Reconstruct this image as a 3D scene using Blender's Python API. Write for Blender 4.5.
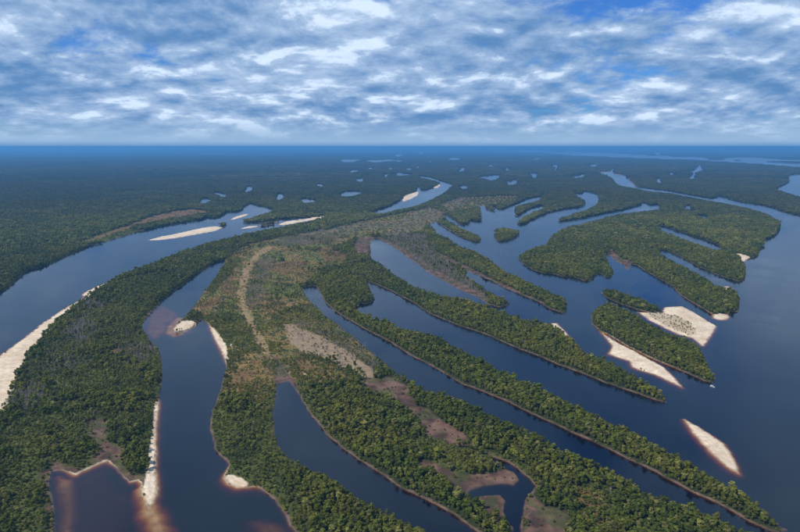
import bpy, math, random
import numpy as np

random.seed(7)
rng = np.random.default_rng(11)
for o in list(bpy.data.objects):
    bpy.data.objects.remove(o)
scene = bpy.context.scene
COL = scene.collection

# ------------------------------------------------------------------ camera
W, H = 800.0, 532.0
F_PX = 623.0
CAM_H = 350.0
HORIZON = 146.5
PITCH = math.atan((H / 2 - HORIZON) / F_PX)
cam_data = bpy.data.cameras.new("camera")
cam = bpy.data.objects.new("camera", cam_data)
COL.objects.link(cam)
cam.location = (0, 0, CAM_H)
cam.rotation_euler = (math.radians(90) - PITCH, 0, 0)
cam_data.sensor_width = 36.0
cam_data.lens = 36.0 * F_PX / W
cam_data.clip_start = 1.0
cam_data.clip_end = 400000.0
scene.camera = cam

# ------------------------------------------------------------------ sun and sky
SUN_EL, SUN_AZ = math.radians(52), math.radians(-115)     # azimuth from +Y, clockwise; negative = left
SUN_STRENGTH = 3.4
SKY_STRENGTH = 0.1
world = bpy.data.worlds.new("World")
scene.world = world
world.use_nodes = True
wn = world.node_tree
wn.nodes.clear()


class NT:
    """small helper for writing node trees"""
    def __init__(self, tree):
        self.t = tree

    def node(self, typ, **kw):
        n = self.t.nodes.new(typ)
        for k, v in kw.items():
            setattr(n, k, v)
        return n

    def put(self, sock, v):
        if isinstance(v, bpy.types.NodeSocket):
            self.t.links.new(v, sock)
        elif v is not None:
            sock.default_value = v

    def math(self, op, a, b=None, c=None, clamp=False):
        n = self.node('ShaderNodeMath', operation=op, use_clamp=clamp)
        for i, v in enumerate((a, b, c)):
            if v is not None:
                self.put(n.inputs[i], v)
        return n.outputs[0]

    def step(self, v, lo, hi, a=0.0, b=1.0):
        n = self.node('ShaderNodeMapRange', interpolation_type='SMOOTHSTEP')
        self.put(n.inputs[0], v)
        self.put(n.inputs[1], lo); self.put(n.inputs[2], hi)
        self.put(n.inputs[3], a); self.put(n.inputs[4], b)
        return n.outputs[0]

    def xyz(self, x, y, z=0.0):
        n = self.node('ShaderNodeCombineXYZ')
        for i, v in enumerate((x, y, z)):
            self.put(n.inputs[i], v)
        return n.outputs[0]

    def noise(self, vec, scale, detail=4.0, rough=0.5, dist=0.0, lac=2.0):
        n = self.node('ShaderNodeTexNoise', noise_dimensions='2D')
        self.put(n.inputs['Vector'], vec)
        self.put(n.inputs['Scale'], scale)
        self.put(n.inputs['Detail'], detail)
        self.put(n.inputs['Roughness'], rough)
        self.put(n.inputs['Distortion'], dist)
        self.put(n.inputs['Lacunarity'], lac)
        return n.outputs[0]

    def mix(self, f, a, b, blend='MIX'):
        n = self.node('ShaderNodeMix', data_type='RGBA', blend_type=blend)
        self.put(n.inputs[0], f)
        self.put(n.inputs[6], a if isinstance(a, bpy.types.NodeSocket) else tuple(a) + (1.0,))
        self.put(n.inputs[7], b if isinstance(b, bpy.types.NodeSocket) else tuple(b) + (1.0,))
        return n.outputs[2]


k = NT(wn)
sky = k.node('ShaderNodeTexSky', sky_type='NISHITA', sun_disc=False)
sky.sun_elevation = SUN_EL
sky.sun_rotation = SUN_AZ
sky.altitude = 350.0
tc = k.node('ShaderNodeTexCoord')
sep = k.node('ShaderNodeSeparateXYZ')
wn.links.new(tc.outputs['Generated'], sep.inputs[0])
dx, dy, dz = sep.outputs
el = k.math('MAXIMUM', dz, 0.0)


def cloud_plane(den_add, lift):
    """coordinates on a level cloud deck, seen from below; lift looks a little higher up the sky"""
    d = k.math('ADD', el, den_add + lift)
    return k.xyz(k.math('DIVIDE', dx, d), k.math('DIVIDE', dy, d), 0.37)


def puffs(p):
    """billowing cloud thickness: soft noise with cauliflower heads"""
    warp = k.node('ShaderNodeTexNoise', noise_dimensions='2D')
    k.put(warp.inputs['Vector'], p)
    warp.inputs['Scale'].default_value = 1.3
    warp.inputs['Detail'].default_value = 5.0
    va_ = k.node('ShaderNodeVectorMath', operation='MULTIPLY_ADD')
    wn.links.new(warp.outputs[1], va_.inputs[0])
    va_.inputs[1].default_value = (0.28, 0.28, 0.0)
    wn.links.new(p, va_.inputs[2])
    base = k.noise(va_.outputs[0], 1.7, 12.0, 0.68, 0.0)
    vo = k.node('ShaderNodeTexVoronoi', voronoi_dimensions='2D', feature='SMOOTH_F1')
    wn.links.new(va_.outputs[0], vo.inputs['Vector'])
    vo.inputs['Scale'].default_value = 4.6
    vo.inputs['Detail'].default_value = 2.0
    vo.inputs['Roughness'].default_value = 0.5
    vo.inputs['Smoothness'].default_value = 0.4
    head = k.math('SUBTRACT', 1.0, vo.outputs[0])
    return k.math('ADD', k.math('MULTIPLY', base, 0.80), k.math('MULTIPLY', head, 0.20))


pA, pA2 = cloud_plane(0.24, 0.0), cloud_plane(0.24, 0.016)
big = k.noise(pA, 0.80, 4.0, 0.55, 0.4)
nA, nA2 = puffs(pA), puffs(pA2)
dens = k.math('ADD', k.math('MULTIPLY', big, 0.8), k.math('MULTIPLY', nA, 0.9))
cover = k.step(k.math('SUBTRACT', dens, k.math('MULTIPLY', el, 0.22)), 0.47, 0.66)
lit = k.math('SUBTRACT', nA, nA2)
fine = k.noise(pA, 7.0, 8.0, 0.68, 0.0)
mass = k.noise(pA, 1.0, 5.0, 0.50, 0.2)
t = k.math('ADD', k.math('MULTIPLY', lit, 3.2), k.math('MULTIPLY', k.math('SUBTRACT', fine, 0.5), 1.0))
t = k.math('ADD', t, k.math('MULTIPLY', k.math('SUBTRACT', mass, 0.5), 2.1))
t = k.math('ADD', t, k.math('MULTIPLY', k.math('SUBTRACT', 0.5, big), 0.9))
bright = k.step(k.math('ADD', lit, k.math('MULTIPLY', k.math('SUBTRACT', mass, 0.5), 0.35)), 0.045, 0.165)
t = k.math('ADD', k.math('MULTIPLY', k.step(t, -0.95, 1.10), 0.72), k.math('MULTIPLY', bright, 0.36))
S = 1.0 / SKY_STRENGTH
cl_dark = tuple(c * S for c in (0.085, 0.205, 0.420))
cl_lit = tuple(c * S for c in (0.56, 0.68, 0.84))
cloud_col = k.mix(t, cl_dark, cl_lit)
blue = k.mix(1.0, sky.outputs[0], (0.19, 0.47, 0.98), 'MULTIPLY')
skycol = k.mix(cover, blue, cloud_col)
# the air near the horizon swallows the clouds
low = k.step(el, 0.004, 0.052, 1.0, 0.0)
low = k.math('MULTIPLY', low, 0.95)
skycol = k.mix(low, skycol, tuple(c * S for c in (0.250, 0.385, 0.565)))
skycol = k.mix(k.step(el, 0.0, 0.009, 0.6, 0.0), skycol, tuple(c * S for c in (0.085, 0.225, 0.450)))
bg = k.node('ShaderNodeBackground')
k.put(bg.inputs[0], skycol)
bg.inputs[1].default_value = SKY_STRENGTH
wo = k.node('ShaderNodeOutputWorld')
wn.links.new(bg.outputs[0], wo.inputs[0])

sun_data = bpy.data.lights.new("sun", 'SUN')
sun_data.energy = SUN_STRENGTH
sun_data.angle = math.radians(1.5)
sun_data.color = (1.0, 0.94, 0.84)
sun = bpy.data.objects.new("sun", sun_data)
COL.objects.link(sun)
sun.location = (0, 0, 600)
sun.rotation_euler = (math.radians(90) - SUN_EL, 0, math.pi - SUN_AZ)

scene.view_settings.view_transform = 'Standard'
scene.view_settings.look = 'None'
scene.view_settings.exposure = 0.35
scene.view_settings.gamma = 1.0
scene.view_settings.use_curve_mapping = False
scene.cycles.use_denoising = True
scene.cycles.volume_bounces = 0
scene.cycles.max_bounces = 6
scene.cycles.transparent_max_bounces = 8

# ------------------------------------------------------------------ pixels to ground
cp, sp = math.cos(PITCH), math.sin(PITCH)


def ground(x, y, z=0.0):
    """where the line of sight through a photograph pixel meets the level z"""
    nx, ny = (np.asarray(x, float) - W / 2) / F_PX, (H / 2 - np.asarray(y, float)) / F_PX
    vz = np.minimum(-sp + ny * cp, -0.0016)
    vy = cp + ny * sp
    tt = (CAM_H - z) / -vz
    return nx * tt, vy * tt


def pixel(X, Y, Z=0.0):
    dz_ = np.asarray(Z) - CAM_H
    d = Y * cp - dz_ * sp
    u = Y * sp + dz_ * cp
    return W / 2 + F_PX * X / d, H / 2 - F_PX * u / d


TREE_TOP = 10.5


def trace(pts, kind):
    """outline in metres. kind: 'water' / 'isle' are traced along tree tops where the near side is wooded, 'flat' is bare ground"""
    P = np.array([(p[0], p[1]) for p in pts], float)
    if kind == 'flat':
        z = np.zeros(len(P))
    else:
        a = np.roll(P, -1, 0) - np.roll(P, 1, 0)
        area = np.sum(P[:, 0] * np.roll(P[:, 1], -1) - np.roll(P[:, 0], -1) * P[:, 1])
        n = np.stack([a[:, 1], -a[:, 0]], 1) * (1 if area > 0 else -1)
        n /= np.linalg.norm(n, axis=1)[:, None] + 1e-9
        s = n[:, 1] if kind == 'water' else -n[:, 1]
        z = np.clip(s * 1.6, 0, 1) * TREE_TOP
    for i, p in enumerate(pts):
        if len(p) > 2:
            z[i] = p[2] * TREE_TOP
    X, Y = ground(P[:, 0], P[:, 1], z)
    return np.stack([X, Y], 1)


def ellipse(cx, cy, w, h, tilt=0.0, n=12):
    a = np.linspace(0, 2 * math.pi, n, endpoint=False)
    r = 1 + 0.28 * np.sin(a * 2 + cx) + 0.2 * np.sin(a * 3 + cy * 1.7)
    return [(cx + w / 2 * r_ * math.cos(q), cy + h / 2 * r_ * math.sin(q) + tilt * w / 2 * r_ * math.cos(q)) for q, r_ in zip(a, r)]


# ------------------------------------------------------------------ outlines read from the photograph
WATER = {
 'left_river': [(-160,350),(-60,318),(0,293),(10,287),(22,275),(28,270.5),(38,268),(50,264),(60,259),(75,252),(90,246),(105,242),(125,236),(140,231.5),(160,226.5),(175,223.5),(200,220),(207,217.5),(215,218),(223,215.5),(226,212),(235,212),(241,211),(244,207),(250,203),(256,205),(266,207),(275,209.5),(268,212.5),(258,215.2),(250,217.8),(242,221,0),(246,223),(262,221.6),(280,219),(300,217.8),(325,216.4),(325,217.5,0),(310,220.5),(290,224.5),(270,228),(250,232),(235,235.5),(220,238.5),(200,243.5),(185,249),(165,256),(150,262),(130,271,.5),(118,277,0),(106,283.5,0),(98,286,0),(88,291,0),(83,294.5,0),(85,297,0),(75,303,0),(68,306,0),(60,311.5,0),(50,319,0),(45,321,0),(40,327,0),(31,332,0),(25,338,0),(12,347,0),(0,356,0),(-30,380,0),(-80,420,0),(-170,480,0)],
 'upper_river': [(370,213.3),(380,209),(390,206),(399,201),(402,198.5),(405,195.5),(412,193.5),(416,192),(417.2,187),(419,186),(421,190.8),(426,190.5),(433,187.5),(439,184.7),(440,182.7),(436,180.7),(428,178.8),(419.5,177),(421,175.8),(430,177.3),(438,179.8),(445,182.3),(454,184.8),(448,189.5),(440,195),(430,200),(420,204),(410,207),(400,208.8),(390,211),(380,213.5)],
 'main_water': [(900,235),(800,215.5),(785,212),(775,208),(760,204.5),(745,202.5),(735,200.5),(728,198.5),(720,196.3),(717,197.6),(710,198),(690,194.6),(670,191),(655,189.3),(637,187),(630,180),(625,175.3),(616,174.5),(613,171.5),(616,169),(612,168.8),(611,171.3),(606,172.5),(600,171.2),(597,172),(603,174),(610,176),(613,179),(616,183.5),(622,186),(632,187.5),(650,191.2),(670,193),(690,196.8),(712,200.8),(730,204),(745,207),(755,210),(768,214),(777,218.5),(781,224,.3),(779,231,0),(774,236,0),(765,240,0),(763,246,0),(760,252,0),(759,256.5,0),(752,257.5,0),(750,258,0),(744,261,0),(741,262,0),(745,264,0),(746,272,.2),(745,279,0),(742,281.5,0),(738,281.5),(728,278.5),(715,274),(705,269.5),(697,266),(686,260),(675,254),(668,250.5),(660,249.5),(662,253),(672,258.5),(684,265),(695,270.5),(705,275.5),(713,279.5),(718,285),(719,288,0),(728,288,0),(735,291,.4),(740,297,.2),(740,306,0),(737,312,0),(730,311,0),(727,314,0),(729,317,0),(726,319.5,0),(720,320,0),(713,317,0),(712,314,0),(700,307),(690,301),(680,294),(672,286),(665,282),(660,279.5),(650,273),(643,269.5),(637,265),(630,264),(629,270,0),(626,269.5,0),(624,265,0),(616,261),(611,257),(607,253.5),(606,256),(610,263),(614,271,0),(614,275,0),(609.5,278,0),(605,277,0),(600,273,0),(596,276,0),(590,281.5,0),(584,281,0),(575,277.5,0),(564,277,0),(553,274),(543.5,273.5),(533,270,0),(523,264,0),(518,258,0),(520,252.5),(532,246.5),(545,244),(547.5,239),(553,233),(560,229.5),(575,225),(600,218.5),(612,215),(625,212.8),(640,211.3),(660,208.8),(660,205.5),(656,204),(652,205.5),(646,203),(644,201.5),(641,205),(630,208),(620,210.5),(610,212),(600,214),(590,216.5),(575,219.5),(565,221),(556,222.3),(555,220.5),(562,217),(575,213),(590,208),(598,203),(599,198.5),(597,194),(590,192),(585,191),(581,194),(575,192.5),(572.5,191),(577,195.5),(583,199),(586,204),(583,206.5),(578,207.5),(568,208.5),(560,210.2),(550,212),(545,214.2),(535,218.2),(530,221),(525,223.7),(518,225),(516,223.8),(518,221),(522,217.5),(530,213.5),(535,211),(542,209.2),(545,206),(540,205.5),(532,208),(525,211),(520,214.5),(516,216.5),(515,212),(515.5,206),(526,203),(534,201.5),(540,199),(542,196),(535,197),(525,199.5),(518,203),(510,206),(505,208.5),(500,209.5),(497,208),(495,206),(491,207.2),(496,209.5),(497,212),(490,210.5),(483,206),(481,204.5),(480,206),(480.5,215),(481,221),(477,221.5),(471,220),(470,223.5),(462,225),(457,221.5),(452,218),(446,214.5),(443,215.5),(447,219),(452,222.3),(462.5,229),(475,232.5),(481,237.5,.4),(480.5,242,0),(472.5,241),(460,236.5),(447.5,229.3),(441,224.5),(436,221.5),(428,224.5),(437.5,232.5),(450,237.5),(457.5,242.5),(465,247.5),(477.5,251),(487.5,256),(500,265),(510,272),(530,280.5),(550,289.5),(564,296.5),(568,302.5,.4),(567.5,310,0),(564,313.5,0),(550,309),(537.5,301.5),(520,294.5),(505,288),(492.5,281.3),(477.5,275),(467.5,271),(466,272.5),(475,279),(487.5,287.5),(500,295),(510,301,.5),(511,303.5,0),(500,307.5,0),(490,305),(482.5,300),(475,296),(462.5,291),(450,284),(437.5,277.5),(425,270),(407,256.7),(390,245),(378,238.5),(373,240),(370.5,246),(371,257),(380,261.5),(400,276),(415,285),(432.5,291),(450,295),(465,296.5),(482.5,302.5),(507,311),(525,317.5),(547,326,0),(549,323.5,0),(556,323,0),(563,330,0),(570,338,0),(585,347.5),(600,354.5),(615,361),(632,370),(650,380),(662,390,.7),(666,397,.3),(665.5,402,0),(655,399.5),(638.5,393.5),(605,383),(580,372.6),(560,365),(540,356.5),(520,349),(500,341),(487.5,335),(472.5,330),(457.5,325),(442.5,319),(432.5,315),(420,307),(410,300.5),(393.5,292),(376.6,284),(366.5,281),(371,288),(374,295),(375.5,300,0),(370,303.5,0),(360,304.5,0),(357,307),(365,311.5),(375,316),(390,319.5),(400,325),(425,330.5),(442.5,334),(450,341),(465,347.5),(485,356.5),(500,366),(520,376),(540,383),(563,395.6),(575,401.5),(597,411.5),(630,426),(659,440),(689,457),(718,474),(751,490.5),(767.5,502.5),(780,517.5),(786,529,0),(780,532,0),(770,531),(750,521),(735,511.5),(715,501.5),(695,492.5),(675,481.5),(650,469),(625,457.5),(600,444.7),(575,434),(562.5,427.5),(540,417.5),(520,407.8),(505,400.2),(482.5,391),(465,385),(450,376.5),(432.5,366.5),(415,357.5),(400,348.3),(380,336.5),(360,326),(340,315),(325,302.5),(320,292.5),(316,286),(309,286),(302,288),(307.5,294.5),(315,301.5),(325,311),(340,321.5),(360,337.5),(380,354),(400,370),(412,377.5),(425,385.5),(450,390.5),(472,400),(487.5,408.5),(505,416),(525,424),(545,432.5),(562.5,442.5),(582,451),(600,458.5),(620,469),(637,477.5),(645,485.5),(662,490),(682,498.5),(700,505.5),(720,512.5),(740,522.5),(760,533),(800,560),(860,620),(1100,640),(1150,300)],
 'narrow_channel': [(277.5,384),(282,382.5),(289,381),(295,388),(300,396),(307.5,410),(317.5,424),(330,437.5),(345,449),(362.5,461),(380,472.5),(400,486),(420,496),(440,506),(457,515),(472,526),(480,532),(520,556),(600,600),(620,640),(560,620),(470,556),(440,538),(427,529),(415,518.5),(400,512),(390,506),(375,499),(362.5,494),(350,485.5),(335,474),(320,467),(305,461),(295,453),(282,446.5),(275,431,.2),(273,412,0),(275,400,0),(276,391,0)],
 'lagoon': [(226,259.5),(216.5,262),(207,267.5),(199.6,272.5),(182.7,285.5),(175,290),(162.5,301),(150,312.5),(143,324),(142.5,331,0),(150,340,0),(159,347.5,0),(162,360,0),(162.5,375,0),(160,390,0),(157.5,402,0),(156,417.5,0),(154,432.5,0),(155,450,0),(154,465,0),(155,480,0),(156,495,0),(153,503,0),(149,508,0),(146,502,0),(143,492,0),(142,483,0),(138,480,0),(130,482,0),(122,477,0),(115,467,0),(107,460,0),(98,464,0),(88,469,0),(75,474,0),(62,470,0),(52,471,0),(48,480,0),(49,490,0),(51,500,0),(53,515,0),(54,540,0),(50,600,0),(60,660,0),(330,660,0),(320,580,0),(300,536,0),(291,525,0),(285,512,0),(280,505,0),(270,494,0),(258,486,0),(247,486.5,0),(238,487,0),(229,483,0),(225,477.5,0),(227,472.5,0),(230,464,0),(225,459,0),(215,447.5,0),(210,430,0),(212,415,0),(217.5,400,0),(221,390,0),(225,377.5,0),(226,365,0),(224,352,0),(216,340,0),(210,326,0),(203,319,0),(197,322,0),(195,327,0),(185,331,0),(176,333,0),(173,329,0),(178,323,0),(184,318,0),(186,311),(193,302.4),(203,289),(216.5,272)],
 'creek_pond': [(481,449),(490,456),(507,462.5),(525,475),(536,486,0),(530,492.5,0),(525,500,0),(524,515,0),(522,530,0),(520,545,0),(512,540,0),(512,527,0),(505,520,0),(502,510,0),(505,500,0),(500,494.5,0),(487.5,495,0),(472,499,0),(465,496,0),(470,490,0),(485,486,0),(500,484,0),(515,486,0),(520,480,0),(515,472,0),(502,466,0),(495,461,0),(485,454,0)],
 'finger_lake': [(656,224.3),(662,225.5),(675,230),(690,235),(705,239.5),(718,245),(726,249.5),(716,249),(705,245.5),(690,240.5),(677,236),(664,230.8)],
 'far_right_river': [(774,188.5),(783,185.5),(789,182.5),(788,176.5),(795,174.8),(830,171),(900,205),(800,196.5),(788,192.7)],
 'antler_lake': [(689,178.3),(692,175),(693,172),(687,171.2),(694,170.3),(698,166.5),(701,165),(702,168.5),(707,169.3),(700,170.6),(696,173),(694,178),(691,179)],
 'twin_lake': [(477,177),(482,176),(488,177),(493,174.8),(499,174.8),(500,176.5),(496,179.5),(490,180.3),(486,178.8)],
 'notch_lake': [(506,180.8),(511,182),(512,180.2),(517,179.8),(517,183.2),(512,184.8),(508,184.8)],
 'wide_lake': [(339,194.5),(344,192),(352,191.2),(363,191.7),(360,193.8),(352,195.6),(343,196.4)],
 'far_river': [(545,152.0),(575,151.8),(610,153.3),(640,155.2),(672,156.6),(708,157.8),(709,160.2),(672,159.2),(640,158),(600,156.4),(570,154.9)],
 'far_river_east': [(706,159.6),(735,160.6),(765,161.7),(790,163.3),(840,164.2),(900,172),(830,170),(795,166.8),(785,165.9),(760,163.8),(735,162.3),(708,160.8)],
 'far_channel': [(720,158.0),(745,157.5),(770,158.3),(785,159.7),(830,160.8),(830,162),(780,161),(740,160.2),(725,159.2)],
 'far_reach': [(486,150.0),(512,150.0),(540,150.6),(553,151.4),(551,152.6),(525,151.8),(500,151.3)],
}
for i, e in enumerate([(205,200.5,11,3),(221,194.5,9,3,.25),(249,189,8,3.2,-.15),(280,196.5,8,4),(308,200.5,13,3.2,-.1),(320,185,7,1.8),(360,180,5.5,2.8),(354,171.2,8,1.8,-.1),(386.5,175,4,2.2),(398,174,3,2.4),(404,174.4,11,2),(236,187.5,2,2),
      (350,160.6,23,1.6),(380,160.8,25,1.7),(399,160.8,6,1.2),(399,155.6,7,1.1),(421,152.6,4,1),(430,161.6,4,1.2),(454,159,9,2.2),(409,169,5,2),(418,167,2.5,1.6),(390,168.4,4,1.5),(462,169.8,5,2.5),(490,165.8,5,1.6),(507,169.5,4,1.8),
      (534,175.4,5.5,3.2),(464,186.8,9,2.3,-.15),(537,158.8,6,1.5),(555,165.6,5,1.6),(556,169,2.4,2.6),(594,165.4,7,1.7),(580,176,9,2.2,-.2),(659,180.6,5,3.2),(671,173.6,4,1.8),(658,153.6,6,1.1),(687.5,207,5,3),(692,209.6,4,1.8,.3),(704,216.5,7,2.4),(308,210.6,2,1.6),(370,168.3,6,1.2),(558,182.6,2,1.4)]):
    WATER['lake_%d' % i] = ellipse(e[0], e[1], e[2] * 1.12, e[3] * 1.35, *e[4:])

ISLE = {
 'oval': [(495,231),(496.5,228),(505,227),(517.5,230),(520,234),(512,240,0),(505,241.5,0),(498,241.5,0),(495,239,0)],
 'low': [(601,291,.3),(605,287.5),(617,288.5),(632,294),(650,300.5),(665,307.5),(665.5,312.5,0),(655,313.5,0),(637,309.5,0),(620,304,0),(606,297.5,0)],
 'tall': [(592,311,.2),(597,304),(604,301),(612,301.5),(625,307),(638,312.5),(650,321),(665,328),(677,334),(692,338),(702,346),(706,357,.6),(711,368,.4),(716,378,0),(714,383,0),(705,381.5,0),(687,373,0),(667,364.5,0),(647,356,0),(627,345.5,0),(612,336.5,0),(600,330.5,0),(592,324,0),(590.5,318,0)],
 'bush_a': [(219,224.5),(221,221.8),(226,221.8),(227.5,224),(225,226,0),(220,226,0)],
 'bush_b': [(206,226.3),(209,224.6),(215,224.6),(216,226.5),(210,227.6,0)],
 'mud_a': [(258,226.5,0),(264,224,0),(272,222.5,0),(279,221.2,0),(280,222.5,0),(272,225,0),(264,226.5,0)],
}
SAND = {   # bare bright sand: islands of their own or beaches along a bank
 'long_bar': [(146,240.3),(160,236.5),(175,233.8),(190,230.3),(204,227.3),(215,226),(224,227.3),(216,231),(200,234),(180,237.6),(160,240.3)],
 'thin_bar': [(229,219.5),(236,216.3),(243,214.3),(249.5,213.6),(247,215.6),(240,218),(233,219.8)],
 'shallow_bar': [(240,228.3),(248,226.3),(257,225.3),(258,226.8),(250,228.2),(243,229)],
 'strand_bar': [(277,224.5),(287,221),(300,219.4),(315,217.3),(325,216.4),(325,218),(312,220.3),(295,223.4),(283,225.4)],
 'river_beach': [(402,200),(405,195.5),(412,193.3),(419,190.8),(418,195.5),(411,199.3),(403,202)],
 'bend_beach': [(432,188.5),(437,185.6),(440,183.5),(440.5,186),(437,188.6)],
 'fork_bar': [(664,307),(682,306),(692,311),(704,318.5),(716.5,326),(711,335.5),(703,346),(693,338),(677,334),(665,328),(650,320.5),(638,312),(650,312.5),(662,313)],
 'long_spit': [(600.5,331),(607,336),(620,344),(635,351),(650,359.5),(662,366),(672,375),(682,387),(670,381.5),(655,374.5),(640,370),(633,367),(630,361),(615,356.5),(608,353.5),(612,346),(606,338)],
 'lens_bar': [(684.5,419),(695,425),(710,434),(722,442.3),(730,452.5),(738.5,473),(727,466),(715,455.5),(702,442.5),(692,431)],
 'point_beach': [(711,314.5),(720,313.5),(728,315),(729.5,317.5),(726,320),(719,320),(713,318)],
 'cove_beach': [(718.5,289),(722,286.4),(728,286.3),(734.5,289),(733,292),(725,291.5)],
 'tip_beach': [(735,253.5),(744,255),(750.5,257.5),(745,261.5),(740,261.5)],
 'ledge_beach': [(547.5,325.5),(550,323),(557,323),(564,330),(571,338.5),(566,338),(557,331)],
 'west_beach': [(128,271.5),(118,276.5),(106,283),(97,286),(87,291),(82,294.5),(84,297.5),(75,303),(60,311.5),(45,321.5),(25,338),(12,347),(0,356),(-30,380),(-80,420),(-120,475),(-40,482),(-20,452),(0,416),(8,400),(18,375),(30,352),(45,335),(60,320),(75,307),(95,292.5),(110,283.5)],
 'hook_beach': [(173,329),(177,324.5),(183,321),(190,320.5),(196,322.5),(194,326.5),(185,330),(177,332)],
 'bank_beach': [(209.5,326),(213,328),(218,333),(222,339),(226,345),(227,353),(226,360),(224,355),(219,346),(215,340)],
 'spit_beach': [(155.5,402),(158.5,402),(157,420),(155.5,436),(154.5,452),(153.5,465),(155,478),(156,490),(154,500),(149,508),(146,500),(143,490),(145,480),(148,470),(149,455),(151,440),(153.5,420)],
 'corner_beach': [(225,478.5),(228,475.5),(234,476),(241,479),(247,483),(247,486.5),(238,487),(229,483)],
 'lip_beach': [(76,473),(88,467.5),(98,463),(106,459.6),(108,460.5),(98,464.6),(86,469.6),(76,474.6)],
}
PALE = {   # small bare pale patches inland
 'a': ellipse(304.5,376.5,2.4,2.4), 'b': ellipse(313,387,5.5,1.8,-.25), 'c': ellipse(227,358,2.2,2), 'd': ellipse(231,346,2.2,1.6), 'j': ellipse(212,322,3.4,1.2),
}
MUD = {
 'bank_flat': [(358,383),(372,379),(392,379),(407,389),(415,402),(430,414),(449,427),(463,436),(474,443.5),(483,450),(478,453),(468,448),(452,444),(440,440),(425,438),(417,430),(410,415),(400,405),(385,400),(372,396)],
 'pond_flat': [(416,461),(428,463),(444,468.6),(461,477),(480,474),(500,470),(515,472),(521,480),(516,488),(506,498),(503,510),(506,522),(497,522),(485,511),(470,501),(455,493),(440,482),(425,472)],
 'east_flat': [(526,497),(533,490),(541,500),(550,508),(562,512),(568,519),(566,540),(520,545),(524,515)],
 'lagoon_rim': [(44,476),(48,469),(55,464),(70,467),(85,466),(97,455),(108,448),(120,449),(125,458),(120,466),(130,476),(146,478),(136,489),(126,484),(112,466),(100,464),(76,476),(60,472),(52,474),(54,540),(47,540)],
 'west_gap': [(50,445),(57,446),(58,462),(68,467),(52,470),(49,460)],
 'gap_b': [(87,420),(102,420),(104,440),(112,448),(100,455),(92,440)],
 'channel_head': [(272,356),(281,360),(290,374),(300,392),(296,394),(288,381),(277,385),(272,378),(275,368)],
 'river_mud': ISLE['mud_a'],
 'creek_bank': [(436,253),(446,256),(468,267),(492,279),(520,292),(545,303),(548,309),(520,297),(490,283),(466,272),(445,262)],
 'lake_head': [(358,237),(372,237),(376,240),(371,246),(369,256),(358,256),(352,248)],
 'grey_strip': [(374,238),(380,237),(400,247),(430,266),(460,283),(485,294),(490,303),(470,297),(440,281),(410,260),(388,246)],
 'spit_mud': [(608,246),(614,252),(622,258),(633,262),(630,270),(624,267),(616,262),(609,256)],
}
PATH = {'creek': [(274,246),(262,249),(252,258),(245,268),(241,280),(237,293),(239,306),(246,320),(252,333),(259,347),(267,358),(272,360),(270,350),(262,338),(256,325),(250,312),(245,300),(247,288),(249,276),(253,266),(260,257),(270,251)]}
TAN = {'meadow': [(284,325),(292,326),(300,329),(312,334),(330,342),(345,352),(362,362),(373,371),(374,380),(362,378),(345,371),(338,366),(328,360),(318,357),(308,354),(298,351),(290,345),(286,335)]}
SCRUB = {
 'centre': [(186,310),(203,288),(218,271),(228,257),(250,247),(270,243),(300,250),(330,252),(350,260),(340,268),(322,270),(312,282),(300,288),(310,298),(325,313),(345,327),(360,340),(374,360),(350,362),(330,358),(345,378),(335,386),(310,384),(304,392),(296,384),(285,378),(276,382),(272,400),(262,404),(232,390),(222,395),(228,370),(229,350),(220,335),(205,318)],
 'upper': [(225,256),(250,244),(290,236),(330,230),(360,222),(400,214),(430,208),(446,213),(440,222),(428,226),(424,232),(400,236),(380,236),(360,238),(348,244),(330,250),(300,250),(270,244)],
 'fan': [(440,205),(460,198),(500,196),(520,196),(515,203),(490,206),(470,210),(450,214)],
}
RUST = {
 'left_clearing': [(75,243.5),(90,240),(105,234),(125,227),(150,217.5),(170,212.5),(190,209.5),(207,211.5),(206,214.5),(195,216.5),(175,219),(155,223),(135,227.5),(110,235),(95,241)],
 'r1': ellipse(285,268,34,13), 'r2': ellipse(332,256,34,12), 'r3': ellipse(225,284,26,20), 'r4': ellipse(275,305,18,10), 'r5': ellipse(245,380,22,24), 'r6': ellipse(300,362,30,16), 'r7': ellipse(210,305,18,10), 'r8': ellipse(120,352,24,7,-.2), 'r9': ellipse(590,505,40,30,.4),
}
DEAD = {
 'd1': [(398,222),(415,212),(432,205),(446,213),(440,222),(428,226),(422,232),(430,243),(438,252),(446,260),(470,277),(488,292),(484,300),(465,292),(440,279),(412,260),(392,246),(378,236)],
 'd2': [(122,331),(140,331),(150,341),(158,350),(158,362),(146,368),(130,366),(122,350)],
 'd3': [(306,312),(318,312),(335,326),(350,338),(368,352),(378,366),(374,374),(360,362),(340,349),(320,339),(306,330)],
 'd4': [(272,357),(282,362),(289,376),(278,384),(272,376)],
 'd5': [(88,300),(110,308),(100,330),(85,345),(78,372),(60,385),(48,372),(60,345),(72,322)],
 'd6': [(20,385),(40,384),(46,400),(30,412),(18,405)],
 'd7': [(255,262),(270,258),(262,290),(250,310),(246,300),(252,280)],
 'd8': ellipse(330,234,120,14,-.12), 'd9': ellipse(95,425,20,24), 'd10': [(440,205),(450,198),(470,196),(465,205),(450,212)],
}
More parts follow.
